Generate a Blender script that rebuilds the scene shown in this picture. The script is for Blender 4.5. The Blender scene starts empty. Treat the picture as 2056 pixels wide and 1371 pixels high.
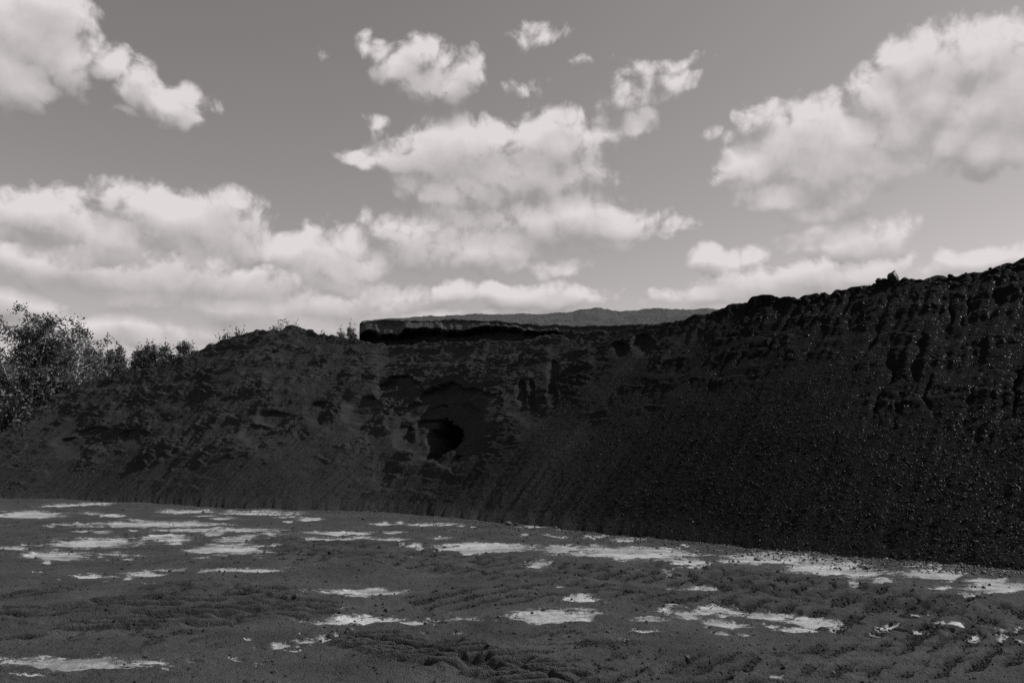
import bpy, math, random
import numpy as np
from mathutils import Vector, Matrix

random.seed(7)
rng = np.random.default_rng(11)
R = math.radians

# ------------------------------------------------------------------ camera, sky, sun, exposure
SC = bpy.context.scene
COL = SC.collection
H_EYE = 1.7
FOC = 1600.0                      # focal length in pixels of the 2056 px wide photograph
PITCH = math.atan((900 - 685.5) / FOC)
CP, SP = math.cos(PITCH), math.sin(PITCH)

cam_d = bpy.data.cameras.new('camera')
cam_d.sensor_width = 36.0
cam_d.lens = FOC / 2056 * 36.0
cam_d.clip_start = 0.1
cam_d.clip_end = 8000
cam = bpy.data.objects.new('camera', cam_d)
COL.objects.link(cam)
cam.location = (0, 0, H_EYE)
cam.rotation_euler = (math.pi / 2 + PITCH, 0, 0)
SC.camera = cam

SUN_AZ, SUN_EL = R(79), R(43)     # azimuth from +Y towards +X
SUN_STRENGTH = 5.0
SKY_STRENGTH = 0.125
SC.view_settings.view_transform = 'Standard'
SC.view_settings.look = 'None'
SC.view_settings.exposure = 0.0
SC.view_settings.gamma = 1.0
SC.view_settings.use_curve_mapping = False
SC.cycles.use_denoising = False
SC.cycles.max_bounces = 5
SC.cycles.diffuse_bounces = 3
SC.cycles.glossy_bounces = 2
SC.cycles.transparent_max_bounces = 4

sun_d = bpy.data.lights.new('sun', 'SUN')
sun_d.energy = SUN_STRENGTH
sun_d.angle = R(0.5)
sun_d.color = (1.0, 1.0, 1.0)
sun = bpy.data.objects.new('sun', sun_d)
COL.objects.link(sun)
sdir = Vector((math.sin(SUN_AZ) * math.cos(SUN_EL), math.cos(SUN_AZ) * math.cos(SUN_EL), math.sin(SUN_EL)))
sun.rotation_euler = sdir.to_track_quat('Z', 'Y').to_euler()
sun.location = sdir * 60


def ray(px, py):
    x = (px - 1028) / FOC
    u = (685.5 - py) / FOC
    return x, CP - u * SP, SP + u * CP


def azel(px, py):
    x, y, z = ray(px, py)
    return math.degrees(math.atan2(x, y)), math.degrees(math.atan2(z, math.hypot(x, y)))


class G:
    """small helper to write node trees"""
    def __init__(self, tree):
        self.t = tree
        self.n = tree.nodes
        self.l = tree.links

    def node(self, typ, **kw):
        n = self.n.new(typ)
        for k, v in kw.items():
            setattr(n, k, v)
        return n

    def put(self, sock, v):
        if hasattr(v, 'is_linked') or isinstance(v, bpy.types.NodeSocket):
            self.l.new(v, sock)
        elif v is not None:
            sock.default_value = v

    def m(self, op, a, b=None, c=None, clamp=False):
        n = self.node('ShaderNodeMath', operation=op, use_clamp=clamp)
        for i, v in enumerate((a, b, c)):
            if v is not None:
                self.put(n.inputs[i], v)
        return n.outputs[0]

    def v(self, op, a, b=None, c=None, scale=None):
        n = self.node('ShaderNodeVectorMath', operation=op)
        for i, x in enumerate((a, b, c)):
            if x is not None:
                self.put(n.inputs[i], x)
        if scale is not None:
            self.put(n.inputs['Scale'], scale)
        return n.outputs['Value'] if op in ('LENGTH', 'DOT_PRODUCT', 'DISTANCE') else n.outputs['Vector']

    def noise(self, vec, scale, detail=2.0, rough=0.5, dist=0.0, dim='3D', out='Fac', typ='FBM'):
        n = self.node('ShaderNodeTexNoise', noise_dimensions=dim)
        n.noise_type = typ
        self.put(n.inputs['Vector'], vec)
        n.inputs['Scale'].default_value = scale
        n.inputs['Detail'].default_value = detail
        n.inputs['Roughness'].default_value = rough
        n.inputs['Distortion'].default_value = dist
        return n.outputs[out]

    def voro(self, vec, scale, out='Distance', feature='F1', detail=0.0, dim='3D', rand=1.0):
        n = self.node('ShaderNodeTexVoronoi', voronoi_dimensions=dim, feature=feature)
        self.put(n.inputs['Vector'], vec)
        n.inputs['Scale'].default_value = scale
        n.inputs['Detail'].default_value = detail
        n.inputs['Randomness'].default_value = rand
        return n.outputs[out]

    def ramp(self, x, lo, hi, a=0.0, b=1.0, smooth=True):
        n = self.node('ShaderNodeMapRange', clamp=True)
        n.interpolation_type = 'SMOOTHSTEP' if smooth else 'LINEAR'
        self.put(n.inputs[0], x)
        for i, v in enumerate((lo, hi, a, b)):
            self.put(n.inputs[1 + i], v)
        return n.outputs[0]

    def mix(self, f, a, b):
        # a + f (b - a) on floats
        n = self.node('ShaderNodeMix', data_type='FLOAT')
        self.put(n.inputs[0], f)
        self.put(n.inputs[2], a)
        self.put(n.inputs[3], b)
        return n.outputs[0]

    def grey(self, v, tint=(1.0, 1.0, 1.0)):
        n = self.node('ShaderNodeCombineColor')
        for i in range(3):
            self.put(n.inputs[i], self.m('MULTIPLY', v, tint[i]))
        return n.outputs[0]


# cumulus groups as (px, py, rx, ry, weight) -> kept as directions on the sky (azimuth, elevation)
CLOUDS_NEAR = [
    (60, 70, 120, 80, 1.3), (20, 140, 110, 75, 1.3), (140, 118, 92, 66, 1.2), (90, 20, 90, 60, 1.2), (210, 128, 40, 24, .95),
    (285, 165, 45, 38, 1), (325, 205, 82, 42, 1.1), (248, 188, 28, 25, .8), (372, 232, 42, 26, .9), (258, 236, 28, 12, .7),
    (755, 100, 42, 28, .9), (850, 108, 55, 40, 1), (878, 165, 82, 45, 1.1), (938, 138, 45, 42, 1), (800, 135, 62, 35, .9),
    (960, 300, 170, 68, 1.2), (1100, 285, 115, 62, 1.2), (850, 312, 110, 46, 1.1), (735, 320, 52, 20, .9), (1185, 330, 50, 46, 1),
    (1050, 345, 165, 60, 1.1), (930, 378, 140, 42, 1.0), (1180, 270, 42, 28, 1), (1115, 240, 60, 22, .9), (770, 240, 32, 13, .6),
    (850, 480, 105, 50, 1.1), (950, 500, 150, 42, 1.1), (1130, 440, 165, 52, 1.2), (1235, 448, 80, 42, 1.1), (1245, 492, 42, 28, .9),
    (1070, 535, 115, 26, .9), (960, 440, 110, 30, .8),
    (90, 430, 115, 50, 1.2), (60, 405, 90, 24, 1), (340, 435, 140, 58, 1.2), (462, 455, 78, 72, 1.1), (270, 480, 190, 55, 1.1),
    (500, 490, 70, 40, 1), (160, 500, 180, 30, .9),
    (665, 530, 110, 64, 1.2), (660, 450, 28, 17, .7), (600, 500, 70, 32, 1), (720, 580, 130, 32, 1),
    (1650, 300, 150, 92, 1.2), (1510, 335, 75, 50, 1.1), (1560, 385, 95, 42, 1.1), (1850, 120, 78, 68, 1.2), (1965, 110, 100, 72, 1.2),
    (2040, 185, 95, 125, 1.3), (1800, 250, 130, 72, 1.2), (1920, 272, 120, 50, 1.1), (2035, 295, 75, 45, 1.1), (1715, 380, 70, 50, 1.1),
    (1640, 425, 95, 24, .8), (1680, 330, 130, 70, 1.2), (1800, 330, 90, 40, 1.0), (1455, 360, 35, 12, .8), (2180, 190, 150, 120, 1.2), (-120, 100, 130, 90, 1.2), (-130, 440, 140, 70, 1.2),
    (1530, 224, 38, 28, .9), (1450, 268, 38, 18, .7),
    (1265, 190, 72, 28, .8), (1345, 172, 62, 22, .65), (1285, 245, 34, 30, .75), (1395, 160, 36, 14, .55), (1300, 140, 60, 22, .5),
    (1705, 480, 135, 40, 1.1), (1765, 470, 72, 36, 1.1), (1480, 520, 72, 30, .8), (1420, 512, 40, 26, .8), (1375, 455, 36, 28, .65),
    (668, 112, 26, 20, .36), (1070, 70, 52, 18, .42), (1062, 165, 36, 20, .36), (1410, 120, 34, 12, .36), (1200, 135, 40, 14, .36),
    (740, 445, 14, 24, .5), (1770, 195, 70, 60, 1.2), (1860, 195, 95, 75, 1.2), (1960, 205, 110, 85, 1.2), (1740, 260, 80, 50, 1.2), (2000, 285, 100, 52, 1.2), (1890, 295, 90, 38, 1.1),
]
CLOUDS_FAR = [
    (1600, 560, 200, 36, 1.1), (1740, 548, 80, 28, 1.1), (1450, 590, 100, 24, 1), (1990, 522, 130, 30, 1.1), (1880, 548, 52, 15, .9),
    (1050, 595, 150, 27, 1.1), (910, 600, 95, 20, .9), (1150, 602, 62, 20, 1), (1320, 600, 50, 16, .6),
    (120, 540, 220, 42, 1.1), (60, 515, 65, 25, 1), (410, 565, 230, 42, 1.1), (650, 610, 170, 38, 1), (770, 600, 95, 26, 1),
    (40, 608, 75, 30, 1.1), (500, 622, 150, 28, 1), (250, 660, 210, 30, 1), (600, 652, 150, 25, .9), (830, 640, 130, 20, 1),
    (1500, 625, 200, 20, .9), (-150, 560, 160, 60, 1.1), (2250, 520, 160, 50, 1.1), (330, 600, 160, 26, .8), (1000, 640, 200, 16, .8),
]


def build_density(name, clouds, edge_amp, seed):
    g_ = bpy.data.node_groups.new(name, 'ShaderNodeTree')
    g_.interface.new_socket('Sky', in_out='INPUT', socket_type='NodeSocketVector')
    g_.interface.new_socket('Density', in_out='OUTPUT', socket_type='NodeSocketFloat')
    g_.interface.new_socket('Body', in_out='OUTPUT', socket_type='NodeSocketFloat')
    g = G(g_)
    gi = g.node('NodeGroupInput')
    go = g.node('NodeGroupOutput')
    P = gi.outputs[0]
    q = g.v('ADD', P, (seed, seed * 1.7, 0.0))
    w1 = g.noise(q, 0.22, 2.0, 0.5, out='Color', dim='2D')
    w1 = g.v('SUBTRACT', w1, (0.5, 0.5, 0.5))
    Pw = g.v('MULTIPLY_ADD', w1, (2.6, 1.9, 0.0), P)
    acc = None
    for (px, py, rx, ry, w) in clouds:
        a, e = azel(px, py)
        a1, _ = azel(px + rx, py)
        _, e1 = azel(px, py - ry)
        ra = max(abs(a1 - a), .25) * 1.34
        re = max(abs(e1 - e), .2) * 1.34
        d = g.v('MULTIPLY_ADD', Pw, (1 / ra, 1 / re, 0.0), (-a / ra, -e / re, 0.0))
        d = g.v('DOT_PRODUCT', d, d)
        f = g.m('MULTIPLY_ADD', d, -w * .62, w * .62)
        acc = f if acc is None else g.m('SMOOTH_MAX', acc, f, 0.12)
    acc = g.m('MAXIMUM', g.m('MINIMUM', acc, 0.80), -0.6)
    # outside the view the same broken cumulus goes on
    sep = g.node('ShaderNodeSeparateXYZ')
    g.put(sep.inputs[0], P)
    out_a = g.ramp(g.m('ABSOLUTE', sep.outputs[0]), 36, 42)
    out_e = g.ramp(sep.outputs[1], 34, 40)
    outside = g.m('MAXIMUM', out_a, out_e)
    gen = g.noise(g.v('MULTIPLY', q, (0.06, 0.09, 0.0)), 1.0, 1.0, 0.4, dim='2D')
    gen = g.m('MULTIPLY_ADD', gen, 3.2, -1.75)
    acc = g.mix(outside, acc, g.m('MINIMUM', gen, 0.6))
    # cauliflower edges: billows plus fine fbm
    b1 = g.noise(q, 0.36, 9.0, 0.61, dist=0.3, dim='2D')
    b2 = g.voro(g.v('MULTIPLY_ADD', w1, (1.2, 1.2, 0.0), q), 0.55, detail=2.0, dim='2D')
    e = g.m('MULTIPLY_ADD', b1, 2.2 * edge_amp, -1.1 * edge_amp)
    e2 = g.m('MULTIPLY_ADD', b2, -0.62 * edge_amp, 0.30 * edge_amp)
    den = g.m('ADD', g.m('ADD', acc, e), e2)
    g.put(go.inputs[0], den)
    g.put(go.inputs[1], acc)
    return g_


def build_world():
    w = bpy.data.worlds.new('World')
    SC.world = w
    w.use_nodes = True
    w.cycles.sampling_method = 'MANUAL'
    w.cycles.sample_map_resolution = 512
    nt = w.node_tree
    nt.nodes.clear()
    g = G(nt)
    out = g.node('ShaderNodeOutputWorld')
    bg = g.node('ShaderNodeBackground')
    g.l.new(bg.outputs[0], out.inputs[0])
    bg.inputs['Strength'].default_value = SKY_STRENGTH
    sky = g.node('ShaderNodeTexSky')
    sky.sky_type = 'NISHITA'
    sky.sun_disc = False
    sky.sun_elevation = SUN_EL
    sky.sun_rotation = SUN_AZ
    sky.air_density = 1.0
    sky.dust_density = 0.4
    sky.ozone_density = 1.0
    sc_ = g.node('ShaderNodeSeparateColor')
    g.l.new(sky.outputs[0], sc_.inputs[0])
    lum = g.m('ADD', g.m('MULTIPLY', sc_.outputs[0], 0.55),
              g.m('ADD', g.m('MULTIPLY', sc_.outputs[1], 0.33), g.m('MULTIPLY', sc_.outputs[2], 0.12)))
    tc = g.node('ShaderNodeTexCoord')
    D = tc.outputs['Generated']
    sp = g.node('ShaderNodeSeparateXYZ')
    g.l.new(D, sp.inputs[0])
    az = g.m('MULTIPLY', g.m('ARCTAN2', sp.outputs[0], sp.outputs[1]), 57.29578)
    hor = g.m('SQRT', g.m('ADD', g.m('MULTIPLY', sp.outputs[0], sp.outputs[0]), g.m('MULTIPLY', sp.outputs[1], sp.outputs[1])))
    el = g.m('MULTIPLY', g.m('ARCTAN2', sp.outputs[2], hor), 57.29578)
    cb = g.node('ShaderNodeCombineXYZ')
    g.put(cb.inputs[0], az)
    g.put(cb.inputs[1], el)
    P = cb.outputs[0]
    val = lum
    for name, clouds, amp, seed, soft, up in (('cloud_far', CLOUDS_FAR, .54, 13.1, .44, 0.9), ('cloud_near', CLOUDS_NEAR, .60, 3.7, .52, 1.6)):
        grp = build_density(name, clouds, amp, seed)
        n1 = g.node('ShaderNodeGroup')
        n1.node_tree = grp
        g.put(n1.inputs[0], P)
        n2 = g.node('ShaderNodeGroup')
        n2.node_tree = grp
        g.put(n2.inputs[0], g.v('ADD', P, (0.25, up, 0.0)))
        d1, d2 = n1.outputs[0], n2.outputs[0]
        alpha = g.ramp(d1, -0.02, -0.02 + soft)
        lit = g.m('SUBTRACT', d1, d2)                     # thinner towards the light above: bright
        body = g.m('SUBTRACT', n1.outputs[1], n2.outputs[1])
        lit = g.m('ADD', g.m('MULTIPLY_ADD', lit, 0.32, 0.46), g.m('MULTIPLY', body, 0.85))
        lit = g.m('MINIMUM', g.m('MAXIMUM', lit, 0.0), 1.0)
        bright = g.mix(lit, CLOUD_DARK, CLOUD_LIT)
        val = g.mix(g.m('MULTIPLY', alpha, 0.97), val, bright)
    g.put(bg.inputs['Color'], g.grey(val, (1.0, 0.935, 0.935)))


CLOUD_DARK = 0.35 / SKY_STRENGTH
CLOUD_LIT = 0.75 / SKY_STRENGTH
build_world()


# ------------------------------------------------------------------ numpy noise
_perm = np.random.default_rng(5).permutation(4096).astype(np.int32)
_g3 = np.random.default_rng(6).normal(size=(4096, 3)).astype(np.float32)
_g3 /= np.linalg.norm(_g3, axis=1, keepdims=True)


def perlin(x, y, z=None):
    x = np.asarray(x, np.float32)
    y = np.asarray(y, np.float32)
    xi = np.floor(x).astype(np.int32)
    yi = np.floor(y).astype(np.int32)
    xf, yf = x - xi, y - yi
    u = xf * xf * xf * (xf * (xf * 6 - 15) + 10)
    v = yf * yf * yf * (yf * (yf * 6 - 15) + 10)

    def h2(i, j):
        return _perm[(i + _perm[j & 4095]) & 4095]
    if z is None:
        def c(i, j):
            gg = _g3[h2(xi + i, yi + j)]
            return gg[..., 0] * (xf - i) + gg[..., 1] * (yf - j)
        a = c(0, 0) * (1 - u) + c(1, 0) * u
        b = c(0, 1) * (1 - u) + c(1, 1) * u
        return (a * (1 - v) + b * v) * 1.7
    z = np.asarray(z, np.float32)
    zi = np.floor(z).astype(np.int32)
    zf = z - zi
    w = zf * zf * zf * (zf * (zf * 6 - 15) + 10)

    def c3(i, j, k):
        gg = _g3[_perm[(zi + k + h2(xi + i, yi + j)) & 4095]]
        return gg[..., 0] * (xf - i) + gg[..., 1] * (yf - j) + gg[..., 2] * (zf - k)

    def pl(k):
        a = c3(0, 0, k) * (1 - u) + c3(1, 0, k) * u
        b = c3(0, 1, k) * (1 - u) + c3(1, 1, k) * u
        return a * (1 - v) + b * v
    return (pl(0) * (1 - w) + pl(1) * w) * 1.7


def sst(x, a, b):
    t = np.clip((x - a) / (b - a), 0, 1)
    return t * t * (3 - 2 * t)


# ------------------------------------------------------------------ mesh + tag helpers
def tag(o, label=None, cat=None, group=None, kind=None):
    if label:
        o['label'] = label
    if cat:
        o['category'] = cat
    if group:
        o['group'] = group
    if kind:
        o['kind'] = kind
    return o


def mesh_np(name, verts, faces, mat=None, smooth=False, attrs=None):
    """faces: (n,3) or (n,4) int array"""
    me = bpy.data.meshes.new(name)
    nv, (nf, k) = len(verts), faces.shape
    me.vertices.add(nv)
    me.vertices.foreach_set('co', np.ascontiguousarray(verts, np.float32).ravel())
    me.loops.add(nf * k)
    me.loops.foreach_set('vertex_index', np.ascontiguousarray(faces, np.int32).ravel())
    me.polygons.add(nf)
    me.polygons.foreach_set('loop_start', np.arange(0, nf * k, k, dtype=np.int32))
    me.polygons.foreach_set('loop_total', np.full(nf, k, np.int32))
    if smooth:
        me.polygons.foreach_set('use_smooth', np.ones(nf, bool))
    for an, av in (attrs or {}).items():
        a = me.attributes.new(an, 'FLOAT', 'POINT')
        a.data.foreach_set('value', np.ascontiguousarray(av, np.float32).ravel())
    me.update(calc_edges=True)
    if mat:
        me.materials.append(mat)
    return me


def link(name, me, parent=None, loc=None):
    o = bpy.data.objects.new(name, me)
    COL.objects.link(o)
    if parent:
        o.parent = parent
    if loc is not None:
        o.location = loc
    return o


def grid_faces(nr, nc):
    i = np.arange(nr * nc, dtype=np.int32).reshape(nr, nc)
    return np.stack([i[:-1, :-1], i[:-1, 1:], i[1:, 1:], i[1:, :-1]], -1).reshape(-1, 4)


# ------------------------------------------------------------------ materials (all greys: the photograph is black and white)
def new_mat(name):
    m = bpy.data.materials.new(name)
    m.use_nodes = True
    m.node_tree.nodes.clear()
    g = G(m.node_tree)
    out = g.node('ShaderNodeOutputMaterial')
    b = g.node('ShaderNodeBsdfPrincipled')
    g.l.new(b.outputs[0], out.inputs[0])
    return m, g, b


def bump(g, b, h, strength, dist):
    n = g.node('ShaderNodeBump')
    n.inputs['Strength'].default_value = strength
    n.inputs['Distance'].default_value = dist
    g.put(n.inputs['Height'], h)
    g.l.new(n.outputs[0], b.inputs['Normal'])


def mat_heap(name, lo, hi, spec=0.25):
    m, g, b = new_mat(name)
    P = g.node('ShaderNodeTexCoord').outputs['Object']
    big = g.noise(P, 0.35, 4, .6)
    mid = g.noise(P, 3.0, 5, .65)
    fine = g.voro(P, 26.0, out='Color')
    s = g.node('ShaderNodeSeparateColor')
    g.put(s.inputs[0], fine)
    v = g.m('ADD', g.m('MULTIPLY', big, .5), g.m('MULTIPLY', mid, .35))
    v = g.m('ADD', v, g.m('MULTIPLY', s.outputs[0], .15))
    val = g.ramp(v, .3, .7, lo, hi, smooth=False)
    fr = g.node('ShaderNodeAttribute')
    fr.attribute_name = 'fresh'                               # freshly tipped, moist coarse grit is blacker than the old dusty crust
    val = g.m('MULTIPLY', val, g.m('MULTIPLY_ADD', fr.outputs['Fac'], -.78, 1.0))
    g.put(b.inputs['Base Color'], g.grey(val))
    # a few grains have clean shiny faces
    shiny = g.ramp(s.outputs[1], .90, .93)
    g.put(b.inputs['Roughness'], g.mix(shiny, .95, .3))
    b.inputs['Specular IOR Level'].default_value = spec
    h = g.m('ADD', g.m('MULTIPLY', g.voro(P, 26.0), -.7), g.m('MULTIPLY', g.noise(P, 60, 3, .7), .5))
    bump(g, b, h, .8, .035)
    return m


def mat_plain(name, lo, hi, scale=8.0, rough=.8, spec=.25, bstr=.4, bdist=.02, coat=0.0):
    m, g, b = new_mat(name)
    P = g.node('ShaderNodeTexCoord').outputs['Object']
    v = g.noise(P, scale, 5, .6)
    g.put(b.inputs['Base Color'], g.grey(g.ramp(v, .3, .7, lo, hi, smooth=False)))
    b.inputs['Roughness'].default_value = rough
    b.inputs['Specular IOR Level'].default_value = spec
    bump(g, b, g.noise(P, scale * 5, 4, .7), bstr, bdist)
    return m


def mat_yard():
    m, g, b = new_mat('yard_dirt')
    P = g.node('ShaderNodeTexCoord').outputs['Object']
    a = g.node('ShaderNodeAttribute')
    a.attribute_name = 'pale'
    n1 = g.noise(g.v('MULTIPLY', P, (.5, 1.25, 1.0)), 5.0, 6, .72)
    n2 = g.noise(P, 26.0, 4, .7)
    rag = g.m('ADD', g.m('MULTIPLY_ADD', n1, .9, -.45), g.m('MULTIPLY_ADD', n2, .55, -.275))
    pm = g.ramp(g.m('ADD', a.outputs['Fac'], g.m('MULTIPLY', rag, 1.35)), -.06, .14)
    mott = g.noise(P, 1.1, 5, .65)
    grit = g.noise(P, 38.0, 3, .75)
    dark = g.ramp(g.m('ADD', g.m('MULTIPLY', mott, .6), g.m('MULTIPLY', grit, .4)), .36, .66, .026, .066, smooth=False)
    pale = g.ramp(g.m('ADD', g.m('MULTIPLY', n1, .5), g.m('MULTIPLY', grit, .5)), .3, .7, .22, .42, smooth=False)
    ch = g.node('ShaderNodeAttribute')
    ch.attribute_name = 'churn_shade'                                # shade painted into the tread grooves, plus blacker turned-up dirt
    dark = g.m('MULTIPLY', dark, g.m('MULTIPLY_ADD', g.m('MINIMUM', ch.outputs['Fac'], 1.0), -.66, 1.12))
    pale = g.m('MULTIPLY', pale, g.ramp(g.noise(g.v('MULTIPLY', P, (.8, 2.2, 1.0)), 1.0, 5, .65), .3, .66, .42, 1.12))
    specks = g.ramp(g.noise(P, 60, 2, .6), .62, .70, 0, .6)
    pale = g.mix(specks, pale, .06)
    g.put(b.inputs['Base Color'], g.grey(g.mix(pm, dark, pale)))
    b.inputs['Roughness'].default_value = .9
    b.inputs['Specular IOR Level'].default_value = .15
    h = g.m('ADD', g.m('MULTIPLY', n2, .4), g.m('MULTIPLY', grit, .6))
    h = g.m('ADD', h, g.m('MULTIPLY', g.voro(P, 85.0), -.25))
    bump(g, b, g.m('MULTIPLY', h, g.mix(pm, 1.0, .35)), 1.0, .05)
    return m


def mat_leaf(name, lo, hi, trans=.25):
    m, g, b = new_mat(name)
    out = [n for n in g.n if n.type == 'OUTPUT_MATERIAL'][0]
    P = g.node('ShaderNodeNewGeometry')
    v = P.outputs['Random Per Island']
    col = g.grey(g.ramp(v, 0, 1, lo, hi, smooth=False))
    g.put(b.inputs['Base Color'], col)
    b.inputs['Roughness'].default_value = .55
    b.inputs['Specular IOR Level'].default_value = .35
    t = g.node('ShaderNodeBsdfTranslucent')
    g.put(t.inputs[0], col)
    mx = g.node('ShaderNodeMixShader')
    mx.inputs[0].default_value = trans
    g.l.new(b.outputs[0], mx.inputs[1])
    g.l.new(t.outputs[0], mx.inputs[2])
    g.l.new(mx.outputs[0], out.inputs[0])
    return m


def mat_birch():
    m, g, b = new_mat('birch_bark')
    P = g.node('ShaderNodeTexCoord').outputs['Object']
    band = g.noise(g.v('MULTIPLY', P, (3.0, 3.0, 14.0)), 1.0, 4, .6)
    g.put(b.inputs['Base Color'], g.grey(g.ramp(band, .38, .5, .06, .5)))
    b.inputs['Roughness'].default_value = .7
    return m


M_HEAP = mat_heap('black_grit', .018, .036, .05)
M_BANK = mat_heap('dry_black_crust', .034, .058, .2)
M_STONE = mat_plain('black_stone', .018, .045, 12, rough=.5, spec=.4)
M_GRIT = mat_plain('coarse_black_grit', .004, .012, 14, rough=.45, spec=.15)
M_CRUMB = mat_plain('turned_dirt', .014, .040, 12, rough=.85, spec=.15)
M_SHINE = mat_plain('glinting_grit', .01, .03, 12, rough=.3, spec=.4, bstr=.2)
M_YARD = mat_yard()
M_FIELD = mat_plain('dark_field', .03, .06, .3)
M_BIRCH_LEAF = mat_leaf('birch_leaf', .05, .12, .35)
M_PINE_LEAF = mat_leaf('pine_needles', .05, .12, .15)
M_SHRUB_LEAF = mat_leaf('shrub_leaf', .03, .075, .2)
M_BIRCH = mat_birch()
M_BARK = mat_plain('pine_bark', .05, .12, 10, bstr=.6)

# ------------------------------------------------------------------ ground and yard
me = mesh_np('ground', np.array([(-4000, -4000, -.16), (4000, -4000, -.16), (4000, 4000, -.16), (-4000, 4000, -.16)], float),
             np.array([[0, 1, 2, 3]]), M_FIELD)
tag(link('ground', me), 'dark flat ground reaching to the horizon behind the heap', kind='structure')


def on_ground(px, py):
    x, y, z = ray(px, py)
    k = -H_EYE / z
    return x * k, y * k


# pale dried patches seen between the black dirt (px, py, half width, half height, strength)
PALE = [
    (60, 1034, 70, 6, 1), (130, 1015, 46, 3, .9), (190, 1013, 42, 3, .7), (185, 1032, 25, 3, .6), (225, 1036, 26, 3, .8), (370, 1027, 62, 5, .8),
    (520, 1031, 88, 4, 1), (445, 1043, 26, 2, .7), (617, 1043, 26, 3, .9), (315, 1054, 140, 6, 1.1), (390, 1066, 85, 5, .9),
    (140, 1053, 42, 2, .7), (180, 1068, 36, 2, .7), (180, 1090, 105, 9, .8), (330, 1082, 56, 7, .9), (480, 1067, 80, 4, .9), (430, 1073, 30, 4, .8),
    (25, 1100, 35, 5, .5), (110, 1115, 72, 12, .75), (240, 1112, 36, 5, .8), (475, 1106, 95, 14, 1), (480, 1085, 48, 6, .8), (415, 1104, 45, 7, .9),
    (190, 1158, 42, 5, .6), (295, 1154, 46, 5, .75), (345, 1147, 46, 4, .6), (480, 1150, 80, 4, .65), (300, 1178, 12, 2, .5), (80, 1151, 10, 2, .5),
    (730, 1193, 95, 10, .85), (610, 1217, 32, 3, .5), (605, 1247, 14, 4, .5), (640, 1250, 14, 4, .5), (675, 1247, 25, 6, .6),
    (520, 1300, 18, 4, .5), (570, 1290, 22, 4, .5), (615, 1285, 30, 5, .6), (640, 1278, 24, 4, .5), (660, 1285, 22, 5, .6), (530, 1302, 16, 3, .5),
    (590, 1302, 16, 3, .5), (555, 1297, 14, 3, .5), (500, 1285, 10, 3, .4), (680, 1275, 14, 3, .4),
    (130, 1340, 165, 13, .85), (300, 1338, 40, 7, .6), (480, 1327, 18, 3, .5), (390, 1333, 20, 5, .5), (520, 1332, 15, 4, .4), (20, 1327, 36, 4, .5), (60, 1362, 50, 4, .5),
    (680, 1069, 78, 4, 1), (790, 1070, 20, 3, .8), (670, 1083, 88, 5, 1), (790, 1085, 42, 3, .9), (880, 1086, 26, 2, .6), (875, 1054, 58, 3, 1), (770, 1053, 32, 2, .7),
    (970, 1101, 115, 9, 1.1), (835, 1097, 22, 4, .9), (1090, 1060, 48, 3, .9), (1120, 1076, 28, 3, .8), (1055, 1075, 9, 2, .7), (1190, 1077, 27, 4, .9), (1262, 1082, 45, 5, .5),
    (1130, 1106, 46, 11, .6), (1280, 1113, 125, 15, 1), (1380, 1134, 60, 13, .9), (1200, 1105, 40, 6, .7), (740, 1240, 75, 8, .75), (830, 1246, 35, 5, .5), (925, 1244, 48, 3, .7),
    (1120, 1243, 92, 12, .9), (1160, 1210, 46, 7, .8), (1120, 1180, 10, 2, .5), (850, 1271, 12, 3, .5), (915, 1272, 26, 2, .6), (730, 1271, 22, 3, .5),
    (1340, 1235, 22, 12, .5), (1310, 1255, 40, 5, .45), (1300, 1275, 30, 4, .35),
    (1545, 1122, 105, 14, 1.05), (1670, 1138, 90, 17, 1), (1735, 1150, 40, 12, .8), (1880, 1155, 92, 10, 1), (1860, 1138, 55, 4, .8), (2010, 1183, 75, 9, .9), (1980, 1172, 50, 4, .7),
    (1410, 1182, 48, 8, .75), (1470, 1190, 25, 5, .4), (1430, 1228, 62, 12, .85), (1540, 1238, 65, 8, .75), (1650, 1251, 72, 10, .75), (1450, 1256, 72, 6, .55), (1600, 1263, 46, 6, .6), (1380, 1245, 30, 8, .5),
    (1770, 1259, 50, 6, .5), (1920, 1262, 45, 6, .6), (1850, 1270, 36, 5, .55), (2020, 1265, 55, 7, .7), (1960, 1286, 24, 10, .7), (2010, 1288, 24, 10, .7), (1905, 1280, 18, 8, .4), (2045, 1290, 14, 8, .6),
    (1560, 1355, 16, 6, .5), (1500, 1350, 20, 10, .35), (1450, 1275, 24, 4, .4), (1500, 1276, 20, 4, .4), (1840, 1238, 24, 4, .45), (1930, 1240, 22, 4, .45),
    (255, 1122, 22, 2, .55), (1255, 1290, 12, 3, .3),
]
_r = random.Random(3)
for (_px, _py, _rx, _ry, _s) in list(PALE):
    for _k in range(2 if _rx > 30 else 1):
        PALE.append((_px + _r.uniform(-1.7, 1.7) * _rx, _py + _r.uniform(-2.2, 2.2) * _ry, _rx * _r.uniform(.1, .4), max(2, _ry * _r.uniform(.2, .5)), _r.uniform(.35, .6)))
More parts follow.
